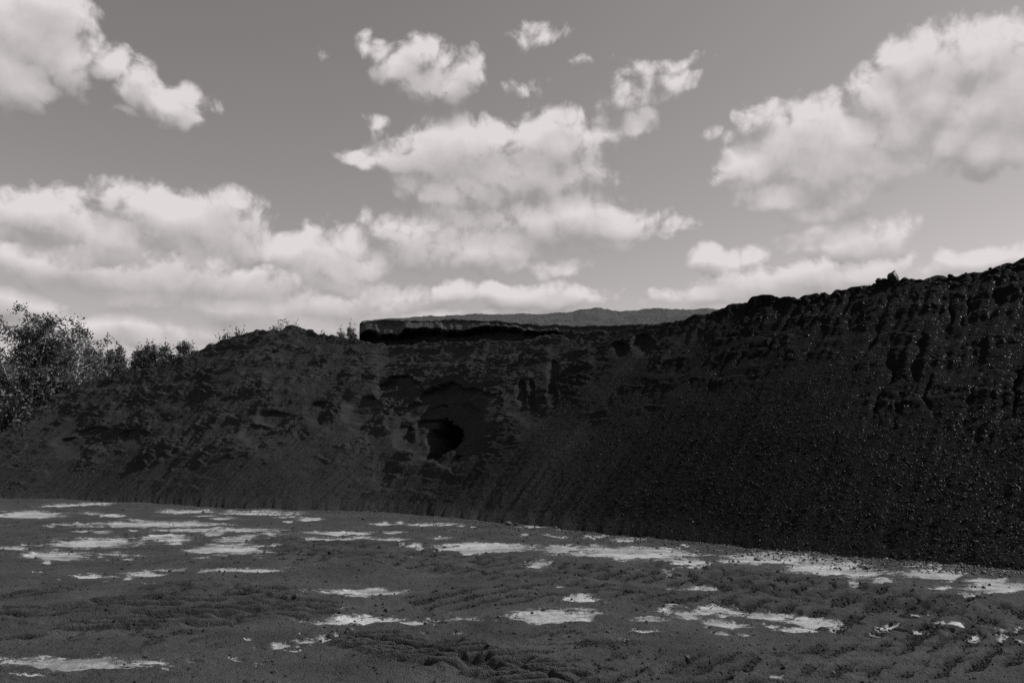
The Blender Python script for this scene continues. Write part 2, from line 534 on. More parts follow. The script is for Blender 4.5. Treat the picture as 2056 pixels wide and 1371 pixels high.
# wheel and track marks: polyline in photo pixels, width in metres, lug pitch, direction of the lug bars in degrees, depth
TRACKS = [
    ([(540, 1083), (800, 1100), (1000, 1128), (1250, 1156), (1560, 1190), (2100, 1262)], .95, .34, 52, .020),
    ([(560, 1103), (800, 1123), (1000, 1154), (1250, 1192), (1560, 1232), (2100, 1320)], .85, .34, 50, .019),
    ([(1380, 1140), (1600, 1170), (1850, 1205), (2100, 1235)], 1.0, .32, 40, .025),
    ([(1430, 1165), (1600, 1195), (1850, 1235), (2100, 1280)], .9, .32, 36, .023),
    ([(860, 1203), (1000, 1185), (1200, 1190), (1400, 1215)], .7, .30, 48, .014),
    ([(760, 1240), (900, 1215), (1100, 1206)], .6, .30, 48, .013),
    ([(-60, 1290), (150, 1262), (400, 1245), (600, 1226)], .9, .20, 12, .022),
    ([(-60, 1245), (150, 1228), (350, 1215), (520, 1195)], .7, .20, 10, .020),
    ([(350, 1185), (450, 1188), (540, 1205)], .8, .24, 35, .020),
    ([(730, 1285), (860, 1308), (1010, 1342), (1200, 1400)], .72, .15, 5, .030),
    ([(1220, 1380), (1400, 1345), (1600, 1315), (1800, 1300), (2100, 1290)], .5, .2, 50, .014),
    ([(1300, 1400), (1500, 1375), (1800, 1345), (2100, 1325)], .5, .2, 50, .014),
    ([(100, 1195), (0, 1198), (-60, 1200)], .5, .25, 10, .02),
]


def build_yard():
    tc = np.concatenate([np.linspace(-1.05, -.70, 45)[:-1], np.linspace(-.70, .70, 940), np.linspace(.70, 1.2, 60)[1:]])
    iy = np.concatenate([np.linspace(1 / 2.4, 1 / 5.2, 60)[:-1], np.linspace(1 / 5.2, 1 / 31, 620)])
    Yr = 1 / iy
    T, Y = np.meshgrid(tc, Yr)
    X = T * Y
    nr, nc = X.shape
    # photo-scale units of the fine noise
    z = .045 * perlin(X / 2.6, Y / 2.6) + .022 * perlin(X / .9, Y / .9) + .010 * perlin(X / .33, Y / .33)
    fade = np.clip(9.0 / Y, .35, 1)
    z += .009 * perlin(X / .13, Y / .13) + .006 * perlin(X / .06, Y / .06) * fade
    # pale patches
    wx = .35 * perlin(X / .9 + 7, Y / .9) + .14 * perlin(X / .3 + 3, Y / .3)
    wy = .35 * perlin(X / .9 - 7, Y / .9 + 4) + .14 * perlin(X / .3 - 3, Y / .3 + 9)
    pale = np.full(X.shape, -1.0, np.float32)
    for (px, py, rx, ry, s) in PALE:
        cx, cy = on_ground(px, py)
        x1, _ = on_ground(px + rx, py)
        _, y0 = on_ground(px, py + ry)
        _, y1 = on_ground(px, py - ry)
        ax = (x1 - cx)
        ay = (y1 - y0) / 2
        sh = cx / cy                                        # the patch is drawn out along the line of sight
        k = max(.15, min(.5, .8 * ay))
        cyy = (y0 + y1) / 2
        Xs = X - sh * (Y - cyy) + wx * min(1, ax) * .55
        d = np.sqrt(((Xs - cx) / ax) ** 2 + ((Y + wy * k * 1.2 - cyy) / ay) ** 2)
        pale = np.maximum(pale, np.clip((1.0 - d) * .55 * (.5 + .5 * s) - (1 - s) * .10, -1, .32))
    ragn = .22 * perlin(X / .45, Y / .45) + .16 * perlin(X / .17, Y / .17)
    pm = sst(pale + ragn * .9, -.02, .12)
    # tracks
    marks = np.zeros_like(X)
    inside_any = np.zeros_like(X)
    ridge = np.zeros_like(X)
    churn_shade = np.zeros_like(X)
    for ti, (pl, wdt, pitch, slant, dep) in enumerate(TRACKS):
        pts = np.array([on_ground(*p) for p in pl])
        best = np.full(X.shape, 1e9)
        ub = np.zeros_like(X)
        vb = np.zeros_like(X)
        u0 = 0
        for a, c in zip(pts[:-1], pts[1:]):
            dvec = c - a
            L = np.hypot(*dvec)
            dvec = dvec / L
            u = (X - a[0]) * dvec[0] + (Y - a[1]) * dvec[1]
            v = -(X - a[0]) * dvec[1] + (Y - a[1]) * dvec[0]
            uc = np.clip(u, 0, L)
            d = np.hypot(u - uc, v)
            k = d < best
            best = np.where(k, d, best)
            ub = np.where(k, u0 + u, ub)
            vb = np.where(k, v, vb)
            u0 += L
        wob = .07 * perlin(X / .5 + ti, Y / .5) + .02 * perlin(X / .15, Y / .15 + ti)
        ins = sst(wdt * .5 - best + wob, -.03, .06)
        ph = (-math.sin(R(slant)) * X + math.cos(R(slant)) * Y + .035 * perlin(X / .3, Y / .3 + ti * 3) + .012 * perlin(X / .08, Y / .08)) / pitch
        phf = ph % 1
        bar = sst(phf, .05, .22) * (1 - sst(phf, .52, .70))
        mid = .35 + .65 * sst(np.abs(vb + .05 * perlin(X / .6 + ti, Y / .6)), .01, .05)
        brk = sst(perlin(X / .8 + 31 * ti, Y / .8) + .35 * perlin(X / .22, Y / .22 + ti), -.55, .05)
        rim = np.exp(-((best - wdt * .55) / .07) ** 2) * .35
        h = 3.0 * dep * ((bar * mid * brk * 1.1 - .5) * ins + rim * .6 * brk)
        h += dep * .22 * ins * brk * perlin(X / .09, Y / .09 + ti)
        marks = marks * (1 - sst(wdt * .5 - best + wob, -.12, .06)) + h
        inside_any = np.maximum(inside_any, ins * brk)
        churn_shade = np.maximum(churn_shade, ins * brk * (.12 + .88 * (1 - bar * mid)) * (.6 + .4 * min(1, dep / .02)))  # grooves between lug bars coloured darker, standing in for their shadow
        ridge = np.maximum(ridge, ins * brk * bar * mid)
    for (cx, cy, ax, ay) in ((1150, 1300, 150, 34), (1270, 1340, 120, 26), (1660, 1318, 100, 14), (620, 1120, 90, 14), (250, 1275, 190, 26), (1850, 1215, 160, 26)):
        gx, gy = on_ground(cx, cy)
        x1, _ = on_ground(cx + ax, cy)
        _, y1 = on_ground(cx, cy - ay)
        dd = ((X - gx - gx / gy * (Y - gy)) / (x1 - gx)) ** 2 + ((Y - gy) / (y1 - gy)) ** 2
        churn_shade = np.maximum(churn_shade, np.exp(-dd) * sst(perlin(X / .25, Y / .25) + .6 * perlin(X / .09, Y / .09), -.1, .5))
    pm_in = pm * (1 - .25 * inside_any)
    z = z + marks * (1 - .55 * pm_in)
    # clods thrown up in places
    zone = sst(perlin(X / 2.1 + 50, Y / 2.1), .05, .5)
    zone = np.maximum(zone * .6 * (1 - .8 * inside_any), churn_shade * .35)
    clod = np.maximum(0, perlin(X / .15, Y / .15) - .25) * .034 + np.maximum(0, perlin(X / .07, Y / .07) - .2) * .026
    z += clod * zone * (1 - .8 * pm)
    z -= .018 * pm                                          # dirt lies a little above the pale floor
    z += .02
    rim = np.minimum(np.minimum(sst(T, -1.05, -.95), 1 - sst(T, 1.1, 1.2)), 1 - sst(Y, 29, 31))
    z = z * rim - .14 * (1 - rim)
    V = np.stack([X, Y, z], -1).reshape(-1, 3)
    me = mesh_np('yard', V, grid_faces(nr, nc)[:, ::1], M_YARD, True, {'pale': pale + ragn * .60 - .3 * ridge, 'churn_shade': churn_shade + .5 * zone * sst(perlin(X / .2 + 9, Y / .2), .1, .5)})
    o = link('yard', me)
    tag(o, 'black dirt yard with pale dried patches and churned wheel tracks', kind='structure')
    return X, Y, z, churn_shade, ridge, pm


YX, YY, YZ, YCH, YRD, YPM = build_yard()

# ------------------------------------------------------------------ the black heap
TOE = [(-40, 999), (0, 1000), (130, 1003), (250, 1009), (400, 1018), (500, 1024), (600, 1026), (680, 1026), (760, 1029), (850, 1035), (950, 1045), (1050, 1056),
       (1200, 1070), (1300, 1080), (1400, 1090), (1500, 1100), (1600, 1110), (1700, 1119), (1800, 1127), (1900, 1135), (2056, 1149)]
SKYLINE = [(-60, 890), (0, 869), (40, 850), (90, 809), (130, 781), (180, 769), (250, 751), (330, 729), (380, 716), (400, 703), (450, 687), (500, 672), (530, 668), (560, 669),
           (578, 661), (600, 658), (615, 662), (640, 674), (680, 683), (720, 690), (760, 693), (820, 692), (850, 688), (900, 691), (950, 689), (1000, 684), (1050, 683),
           (1100, 677), (1200, 668), (1290, 659), (1340, 650), (1400, 636), (1450, 626), (1500, 616), (1550, 608), (1600, 604), (1660, 591), (1700, 582), (1740, 574),
           (1770, 562), (1800, 563), (1850, 561), (1900, 554), (1950, 546), (2000, 538), (2056, 524)]


def interp_smooth(x, xp, fp, win):
    """piecewise linear, then smoothed over win"""
    k = np.linspace(-1, 1, 9)
    w = np.exp(-(k * 1.6) ** 2)
    return sum(wi * np.interp(x + ki * win, xp, fp) for ki, wi in zip(k, w)) / w.sum()


def project(x, y, z):
    d = y * CP + (z - H_EYE) * SP
    u = -y * SP + (z - H_EYE) * CP
    return 1028 + FOC * x / d, 685.5 - FOC * u / d


def build_heap():
    toe = [on_ground(*p) for p in TOE]
    # beyond the frame: the toe bends away on the left, runs past the camera on the right
    left = [(-34.0, 26.5), (-27.0, 28.5), (-22.0, 28.6)]
    k = np.arange(1, 9) * 1.6
    right = [(toe[-1][0] + .73 * a, toe[-1][1] - .66 * a) for a in k]
    toe = np.array(left + toe + right)
    tt = toe[:, 0] / toe[:, 1]
    rr = np.hypot(toe[:, 0], toe[:, 1])
    sk = [ray(*p) for p in SKYLINE]
    st = np.array([a / b for a, b, c in sk])
    se = np.array([c / math.hypot(a, b) for a, b, c in sk])
    T = np.concatenate([np.linspace(-1.2, -.66, 46)[:-1], np.linspace(-.66, .69, 1170), np.linspace(.69, 3.2, 130)[1:]])
    r_t = interp_smooth(T, tt, rr, .10)
    ux, uy = T / np.hypot(T, 1), 1 / np.hypot(T, 1)
    tx, ty = r_t * ux, r_t * uy
    gx, gy = np.gradient(tx), np.gradient(ty)
    gl = np.hypot(gx, gy)
    nx, ny = -gy / gl, gx / gl                                # horizontal, into the heap
    nx = interp_smooth(T, [-1.2, -.64, -.35, -.2, -.05, .1, .4, .7, 1.5, 3.2], [.38, .40, .42, .46, .56, .68, .69, .67, .67, .70], .08)
    ny = np.sqrt(1 - nx * nx)
    arc = np.concatenate([[0], np.cumsum(np.hypot(np.diff(tx), np.diff(ty)))])
    cosp = np.clip(nx * ux + ny * uy, .42, 1)
    phi = R(36.5)
    teff = math.tan(phi) * cosp
    te = np.interp(T, st, se)
    r_c = (H_EYE + teff * r_t) / (teff - te)
    z_c = teff * (r_c - r_t)
    # outside the frame the height is given directly
    il, ir = np.searchsorted(T, -.655), np.searchsorted(T, .675)
    zl = z_c[il] * sst(T[:il], -1.15, -.655) + .05
    z_c[:il] = zl
    r_c[:il] = r_t[:il] + zl / teff[:il]
    zr = z_c[ir] + (6.4 - z_c[ir]) * sst(T[ir:], .675, 1.2)
    zr = zr * (1 - .9 * sst(T[ir:], 2.2, 3.2))
    z_c[ir:] = zr
    r_c[ir:] = r_t[ir:] + zr / teff[ir:]
    nf, nb = 360, 36
    v = np.linspace(0, 1, nf) ** 1.12
    F = r_t[None] + (r_c - r_t)[None] * v[:, None]
    Z = z_c[None] * (v[:, None] ** 1.05)
    wb = np.linspace(0, 1, nb + 1)[1:] ** 1.5
    B = r_c[None] + 18 * wb[:, None] + 0 * T[None]
    # behind the crest: a ridge on the left, a flat top on the right
    pxc = np.interp(T, st, [p[0] for p in SKYLINE])
    flat = sst(pxc, 560, 700)
    flat[ir:] = 1
    drop = (.15 + .5 * (1 - flat))[None] * wb[:, None] * 18 * (1 - flat[None] * .85)
    Zb = np.maximum(z_c[None] - drop - .02 * flat[None], -.2)
    end = sst(wb, .86, 1.0)[:, None]
    Zb = Zb * (1 - end) - .2 * end
    Rr = np.vstack([F, B])
    Z = np.vstack([Z, Zb])
    X, Y = Rr * ux[None], Rr * uy[None]
    X0, Y0, Z0 = X.copy(), Y.copy(), Z.copy()
    PX, PY = project(X0, Y0, Z0)
    face = np.vstack([np.ones((nf, T.size)), np.zeros((nb, T.size))])
    V1 = np.concatenate([v, 1 + wb * 2])[:, None] + 0 * T[None]
    # coordinates on the slope: s along the contour, f up the fall line
    lx, ly = ny, -nx
    f = (X0 - tx) * nx + (Y0 - ty) * ny
    s = arc[None] + (X0 - tx) * lx + (Y0 - ty) * ly
    f = f / math.cos(phi)

    def P3(w, o=0.0):
        return perlin(X0 / w + o, Y0 / w - o, Z0 / w + 2 * o)
    # where the crusted, slumped upper face ends and loose grit begins
    yb = np.interp(PX, [-50, 0, 300, 560, 700, 760, 900, 960, 1050, 1200, 1350, 1500, 1700, 1900, 2100],
                   [935, 930, 940, 915, 900, 950, 930, 850, 850, 845, 800, 790, 812, 850, 885])
    n_big = P3(2.2)
    n_mid = P3(.9, 5)
    rough = sst(yb - PY + 45 * n_big + 25 * n_mid + 75 * perlin(s / .8 + 2, f / 7.0), -80, 95)
    rough = np.where(face > 0, rough, .8)
    rightness = sst(PX, 1050, 1500)
    # smooth slides that run down through the crust
    slide = sst(perlin(s / 1.5 + 11, f / 7.0) + .3 * n_mid, .22, .5)
    band = np.exp(-(((PX - 1250) + (PY - 735) * .95 + 12 * n_mid) / 34.0) ** 2) * sst(PY, 680, 715) * (1 - sst(PY, 830, 880))
    slide = np.maximum(slide * (.35 + .4 * rightness), band)
    rough = rough * (1 - .85 * slide)
    wx, wy, wz = .35 * P3(1.0, 1), .35 * P3(1.0, 2), .35 * P3(1.0, 3)

    def PW(w, o=0.0, asp=1.0):
        return perlin((s + wx) / w + o, (f + wy) / (w * asp) - o, (Z0 * .3 + wz) / w + o)
    flake = np.abs(perlin((s + .4 * wx) / .42, (f + .4 * wy) / .20, wz * 2)) * (1 - rightness) + np.abs(perlin((s + .4 * wx) / .20, (f + .4 * wy) / .42, wz * 2)) * rightness
    patch = .15 + 1.05 * sst(P3(1.3, 21) + .4 * P3(.5, 22), -.45, .45)
    lump = np.abs(PW(1.5, 1, 1.2)) * .09 + np.abs(PW(.75, 2)) * .08 + (np.abs(PW(.38, 3)) * .07 + flake * .095 + np.abs(PW(.15, 4)) * .05 + np.abs(PW(.09, 5)) * .03) * patch
    lump += .016 * P3(.08, 6)
    # crust steps on the left, gullies down the fall line on the right
    fs = (f + .55 * n_big + .30 * n_mid + .12 * P3(.35, 9)) / .62
    step = (fs % 1.0)
    step = np.where(step < .8, step / .8, (1 - step) / .2) * .10 * sst(n_mid + .3 * n_big, -.25, .25)
    gul = perlin((s + .18 * n_mid) / .45, f / 3.2) * .035 + perlin((s + .10 * n_mid) / .20, f / 1.6) * .04
    crest = sst(V1, .90, 1.0)
    lump *= .82 - .42 * rightness - .2 * crest
    lump += crest * (.07 * np.abs(P3(.22, 31)) + .04 * np.abs(P3(.1, 32)))
    groove = -np.maximum(0, 1 - np.abs(perlin((s + .16 * n_mid + .08 * P3(.3, 51)) / .62 + 3, f / 4.0)) * 5.5) ** 1.5 * .07 * sst(perlin(s / .6 + 8, f / 1.8), -.15, .3)
    d = rough * (lump - .07 + groove * (.25 + .75 * rightness) + step * (1 - .6 * rightness) + gul * (.35 + .6 * rightness))
    # loose grit below
    grit = .03 * perlin(s / .45 + 2, f / 4.5) + .02 * perlin(s / .16, f / 1.4) + .009 * P3(.13, 2) + .007 * P3(.07, 3) + .02 * n_mid
    d += (1 - .6 * rough) * grit + .10 * n_big * (.5 + .5 * rough) * (1 - .7 * rightness) * (1 - .7 * crest)
    toe_fade = sst(V1, 0.0, .05)
    d = d * (.25 + .75 * toe_fade)
    d = np.where(face > 0, d, (.25 * np.abs(P3(.7, 2)) + .12 * np.abs(P3(.3, 4)) + .2 * n_big) * (1 - sst(V1, 2.4, 3)))
    dn = 1.0
    # slumped hollows: steep scarp above, apron below   (px, py, half width, height above, height below, depth)
    hin = np.zeros_like(X0)
    wob = 1 + .07 * n_mid + .05 * P3(.4, 8)

    rag = .30 * n_mid + .22 * P3(.35, 41) + .12 * P3(.15, 42)

    def hollow(cx, cy, a, up, dn_, dep, sharp=.16, skew=0.0, flat_b=.75, ragged=0.0):
        xx = (PX - cx - skew * (cy - PY)) / a
        dy = cy - PY
        yy = np.where(dy > 0, dy / up, -dy / dn_)
        e = np.sqrt(xx ** 2 + yy ** 2) * (wob + ragged * rag)
        top = sst(1 - e, 0, sharp)
        soft = sst(1 - e, 0, flat_b)
        upw = sst(dy / up, -.5, .15)
        return dep * (top * upw + soft * (1 - upw)) * (1 - .6 * sst(xx, -.1, .9))
    hin = np.maximum(hin, hollow(905, 838, 98, 66, 100, .26, .06, ragged=.6))
    hin = np.maximum(hin, hollow(803, 800, 58, 44, 90, .24, .08, ragged=.6))
    hin = np.maximum(hin, hollow(735, 835, 50, 42, 60, .28, .2))
    h2 = hollow(856, 890, 68, 54, 30, .30, .09)
    h3 = hollow(880, 888, 38, 50, 38, 2.4, .26, flat_b=.3, ragged=1.0)
    h4 = hollow(806, 875, 18, 24, 22, .6, .4)
    hin = hin + h2 * .8 + h3 + h4 * .3 + hollow(895, 856, 74, 52, 50, .16, .08)
    for (cx, cy, a, up, dn_, dep) in ((640, 825, 34, 22, 40, .17), (552, 842, 42, 18, 34, .16), (512, 872, 36, 24, 44, .18), (200, 872, 60, 14, 34, .16),
                                      (155, 893, 55, 18, 38, .17), (270, 876, 40, 12, 28, .12), (1110, 752, 14, 34, 40, .16), (1048, 800, 12, 38, 24, .18), (1068, 802, 8, 40, 34, .14),
                                      (1290, 690, 26, 22, 30, .18), (1245, 700, 20, 14, 18, .14), (1110, 800, 12, 24, 26, .12)):
        hin = hin + hollow(cx, cy, a, up, dn_, dep, .2)
    hin = hin * face
    # bulges: the debris tongue below the big hollow and the mound on the right of it
    tong = np.exp(-(((PX - 985) / 60) ** 2 + ((PY - 830) / 55) ** 2)) * .22
    d = d * (1 - .55 * sst(hin, .2, .9)) + tong * face
    # the hollow walls are scraped: horizontal scuffs
    d += sst(hin, .2, .7) * (.10 * perlin(s / .9, (f + .4 * n_mid) / .22) + .06 * np.abs(P3(.3, 11)) + .14 * np.abs(P3(.5, 14)) + .09 * np.abs(P3(.2, 12)) + .05 * np.abs(P3(.11, 13)))
    sf, cf = math.sin(phi), math.cos(phi)
    back = 1 - face
    oh = sf * (1 - back) * d
    spill = (.22 * np.abs(perlin(arc / 1.1, arc * 0 + .5)) + .12 * np.abs(perlin(arc / .4, arc * 0 + 3.5)) + .05 * perlin(arc / .15, arc * 0 + 7.5))[None] * (1 - sst(V1, 0, .07)) * face
    oh = oh + spill
    X = X0 - nx[None] * oh + nx[None] * hin
    Y = Y0 - ny[None] * oh + ny[None] * hin
    Z = Z0 + d * (cf * face + back) - .16 * hin
    Z = np.where(Z0 <= .02, np.minimum(Z, .03), Z)
    Z[0] -= .16
    Z[-1] = -.25
    V = np.stack([X, Y, Z], -1).reshape(-1, 3)
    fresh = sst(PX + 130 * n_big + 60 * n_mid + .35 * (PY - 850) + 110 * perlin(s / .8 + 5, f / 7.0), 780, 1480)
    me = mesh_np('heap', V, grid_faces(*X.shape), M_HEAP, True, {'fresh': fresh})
    o = link('spoil_heap', me)
    tag(o, 'long black heap of loose grit across the yard with slumped hollows in its face', 'heap')
    return dict(X=X, Y=Y, Z=Z, PX=PX, PY=PY, T=T, r_c=r_c, z_c=z_c, ux=ux, uy=uy, nf=nf, r_t=r_t, nx=nx, ny=ny, rough=rough)


HP = build_heap()


# ------------------------------------------------------------------ the cut bank standing on the flat top
def build_bank():
    lip = [(722, 651), (727, 647), (760, 644), (850, 643), (900, 642), (950, 642), (1000, 646), (1050, 650), (1100, 652), (1200, 655), (1260, 655), (1350, 648), (1440, 631), (1560, 612), (1700, 590)]
    top = [(722, 650), (727, 645), (760, 641), (850, 637), (950, 634), (1000, 632), (1100, 629), (1150, 627), (1165, 622), (1185, 621), (1200, 619), (1222, 623), (1240, 625), (1280, 625), (1310, 621),
           (1340, 619), (1370, 623), (1395, 623), (1420, 619), (1450, 623), (1500, 620), (1560, 614), (1700, 592)]
    T = np.linspace(ray(722, 650)[0] / ray(722, 650)[1], ray(1560, 640)[0] / ray(1560, 640)[1], 620)
    ux, uy = T / np.hypot(T, 1), 1 / np.hypot(T, 1)
    rc = interp_smooth(T, HP['T'], HP['r_c'], .01)
    zc = interp_smooth(T, HP['T'], HP['z_c'], .01)

    def el(pts):
        rs = [ray(*p) for p in pts]
        return np.interp(T, [a / b for a, b, c in rs], [c / math.hypot(a, b) for a, b, c in rs])
    r_l = rc + 1.6
    z_l = H_EYE + el(lip) * r_l
    depth = 3.0 + 9.0 * sst(T, T[0], T[0] + .14)
    r_r = r_l + depth
    z_r = H_EYE + el(top) * r_r
    z_b = np.minimum(zc, z_l) - .8
    PXc = np.interp(T, [T[0], T[-1]], [722, 1560])
    rows_R, rows_Z, kinds, par = [], [], [], []
    nfc, nt, nbk = 70, 46, 20
    for i in range(nfc):
        a = i / (nfc - 1)
        rows_R.append(r_l)
        rows_Z.append(z_b + (z_l - z_b) * a)
        kinds.append(0)
        par.append(a)
    for i in range(1, nt):
        a = i / (nt - 1)
        rows_R.append(r_l + depth * a)
        rows_Z.append(z_l + (z_r - z_l) * a)
        kinds.append(1)
        par.append(a)
    for i in range(1, nbk):
        a = i / (nbk - 1)
        rows_R.append(r_r + 7 * a)
        rows_Z.append(z_r - (z_r - z_b) * a ** 1.3)
        kinds.append(2)
        par.append(a)
    Rr, Z = np.array(rows_R), np.array(rows_Z)
    K = np.array(kinds)[:, None] + 0 * T[None]
    A = np.array(par)[:, None] + 0 * T[None]
    X, Y = Rr * ux, Rr * uy
    P = lambda w, o=0.0: perlin(X / w + o, Y / w, Z / w - o)
    # face: proud upper ledges, undercut base
    hz = (z_l[None] - Z)
    n1, n2 = P(1.6), P(.5, 3)
    leftw = 1 - sst(PXc, 900, 1010)
    fac = np.where(K == 0, 1.0, 0.0)
    a_px = np.interp(PXc, [722, 735, 755, 765, 800, 812, 840, 880, 905, 935, 990, 1060, 1150, 1560], [.10, .01, .01, .17, .22, .03, .01, .0, .05, .09, .03, .08, .12, .2])
    w_px = np.interp(PXc, [722, 735, 780, 800, 815, 890, 930, 1000, 1100, 1560], [.3, .5, .55, .5, .75, .7, .4, .3, .2, .12])
    block = sst(perlin(X / .55, Y / .55 + 3), -.06, .06) * .07 + sst(perlin(X / .27 + 6, Y / .27), -.08, .08) * .04
    a_ = np.maximum(.015, a_px[None] + .02 * n1 + .45 * block)
    span = .13 + .26 * leftw[None] * (1 + .5 * perlin(X / .9, Y / .9 + 9))
    shelf = np.clip((hz - a_) / span, 0, 1) * w_px[None]
    cut = sst(hz, a_ + span, a_ + span + .06) * (w_px[None] + .9)
    over = sst(hz, .02, .08) * .05 * (1 - sst(hz, a_ - .02, a_ + .03))
    push = fac * (over - shelf + cut + .07 * n2 * sst(hz, .02, .15) + .06 * P(.25, 5) + .05 * np.abs(P(.1, 6)))
    X = X + push * ux
    Y = Y + push * uy
    # the left end is rounded off
    tz = np.where(K == 1, 1.0, 0.0) * (.05 * P(.6) + .04 * np.abs(P(.3, 2)) + .02 * P(.14, 7) + .09 * n1 * sst(A, 0, .2))
    lipn = .07 * perlin(X / .9, Y / .9 + 2) + .04 * perlin(X / .3, Y / .3)
    tz += fac * sst(A, .55, 1) * lipn + np.where(K == 1, 1.0, 0.0) * (1 - sst(A, 0, .12)) * lipn
    Z = Z + tz
    # close the left end with a column dropped to the base
    endx, endy = X[:, :1] + .15, Y[:, :1] + .25
    X = np.hstack([endx, X])
    Y = np.hstack([endy, Y])
    Z = np.hstack([np.minimum(Z[:, :1], z_b[0]), Z])
    V = np.stack([X, Y, Z], -1).reshape(-1, 3)
    me = mesh_np('bank', V, grid_faces(*X.shape), M_BANK, True)
    o = link('earth_bank', me)
    tag(o, 'flat-topped bank with a crumbling undercut edge standing on top of the black heap', 'bank')


build_bank()


# ------------------------------------------------------------------ loose stones
def ico():
    t = (1 + 5 ** .5) / 2
    v = np.array([(-1, t, 0), (1, t, 0), (-1, -t, 0), (1, -t, 0), (0, -1, t), (0, 1, t), (0, -1, -t), (0, 1, -t), (t, 0, -1), (t, 0, 1), (-t, 0, -1), (-t, 0, 1)], float)
    v /= np.linalg.norm(v[0])
    f = np.array([(0, 11, 5), (0, 5, 1), (0, 1, 7), (0, 7, 10), (0, 10, 11), (1, 5, 9), (5, 11, 4), (11, 10, 2), (10, 7, 6), (7, 1, 8), (3, 9, 4), (3, 4, 2), (3, 2, 6), (3, 6, 8),
                  (3, 8, 9), (4, 9, 5), (2, 4, 11), (6, 2, 10), (8, 6, 7), (9, 8, 1)])
    return v, f


def subdiv(v, f):
    v = list(map(tuple, v))
    cache = {}

    def mid(a, b):
        k = (min(a, b), max(a, b))
        if k not in cache:
            p = (np.array(v[a]) + np.array(v[b])) / 2
            p /= np.linalg.norm(p)
            v.append(tuple(p))
            cache[k] = len(v) - 1
        return cache[k]
    out = []
    for a, b, c in f:
        x, y, z = mid(a, b), mid(b, c), mid(c, a)
        out += [(a, x, z), (b, y, x), (c, z, y), (x, y, z)]
    return np.array(v), np.array(out)


def rock_mesh(seed, sub=1, flat=.75):
    r = np.random.default_rng(seed)
    v, f = ico()
    for _ in range(sub):
        v, f = subdiv(v, f)
    n = perlin(v[:, 0] * 1.1 + seed * 3.1, v[:, 1] * 1.1, v[:, 2] * 1.1 + seed)
    v = v * (1 + .45 * n)[:, None]
    for _ in range(5):                                        # broken faces
        d = r.normal(size=3)
        d /= np.linalg.norm(d)
        q = v @ d
        lim = .55 + .25 * r.random()
        v = v - np.maximum(q - lim, 0)[:, None] * d
    v = v * np.array([1, .8 + .3 * r.random(), flat])
    return mesh_np('rock', v, f, M_STONE)


ROCKS = [rock_mesh(i + 1) for i in range(6)]
LUMPS = []
for _m in ROCKS:
    _c = _m.copy()
    _c.materials[0] = M_GRIT
    LUMPS.append(_c)


def yard_z(x, y):
    t = x / y
    i = np.argmin(np.abs(YY[:, 0] - y))
    j = np.argmin(np.abs(YX[i] / YY[i] - t))
    return YZ[i, j]


def put_rock(x, y, z, r, label, group=None, k=None, sz=None, pool=ROCKS):
    o = bpy.data.objects.new('rock', pool[k if k is not None else random.randrange(len(ROCKS))])
    COL.objects.link(o)
    o.location = (x, y, z + r * .42)
    o.scale = sz if sz else (r * random.uniform(.9, 1.2), r * random.uniform(.8, 1.1), r * random.uniform(.8, 1.0))
    o.rotation_euler = (random.uniform(-.3, .3), random.uniform(-.3, .3), random.uniform(0, 6.28))
    tag(o, label, 'rock', group)
    return o


def yard_rock(px, py, hw, label, group=None):
    x, y = on_ground(px, py)
    put_rock(x, y, yard_z(x, y), hw * y / FOC, label, group)


yard_rock(1021, 1056, 8, 'largest loose black rock on the dirt just off the middle of the heap foot')
yard_rock(1036, 1057, 5, 'small black rock touching the right side of the largest loose rock')
yard_rock(1034, 1065, 3, 'small rock lying in front of the largest loose rock, nearer the camera')
yard_rock(1115, 1063, 5, 'dark rock on the right end of a thin pale streak below the heap')
yard_rock(784, 1015, 6, 'black rock resting low on the slope left of the middle of the heap foot')
yard_rock(754, 1030, 4, 'lone dark rock at the heap foot left of the middle')
yard_rock(730, 1045, 4, 'lone black rock on open dirt, above the pale streaks left of the middle')
yard_rock(516, 1018, 5, 'upright dark rock at the heap foot beside the long thin pale streak')
yard_rock(418, 1017, 5, 'dark rock at the heap foot above the left pale patches')
yard_rock(1680, 1123, 6, 'black rock at the top edge of the big pale patch on the right')
yard_rock(1520, 1124, 7, 'clump-like black rock in the left half of the big pale patch on the right')
yard_rock(1715, 1140, 4, 'left one of two dark rocks side by side on the big right pale patch')
yard_rock(1740, 1141, 5, 'right one of two dark rocks side by side on the big right pale patch')
yard_rock(1677, 1140, 4, 'small dark rock left of the rock pair on the big right pale patch')
yard_rock(1976, 1158, 7, 'black rock at the right tip of the pale streak near the right edge')
yard_rock(1780, 1125, 5, 'dark rock among the grit between the two right pale patches')
yard_rock(1800, 1183, 3, 'pale-topped stone on churned dirt below the right pale patches')
yard_rock(1975, 1183, 5, 'dark rock on the rightmost pale patch by the frame edge')
yard_rock(855, 1094, 4, 'small stone at the left tip of the long bright middle pale patch')

# lumps along the crest on the right
crest_px = project(HP['X'][HP['nf'] - 1], HP['Y'][HP['nf'] - 1], HP['Z'][HP['nf'] - 1])[0]


def crest_rock(px, hw, label, group=None, sz=None, sink=.3):
    j = int(np.argmin(np.abs(crest_px - px)))
    i = HP['nf'] - 1
    x, y, z = HP['X'][i, j], HP['Y'][i, j], HP['Z'][i, j]
    r = hw * y / FOC
    o = put_rock(x, y, z - r * sink, r, label, group, sz=(r * sz[0], r * sz[1], r * sz[2]) if sz else None, pool=LUMPS)
    return o


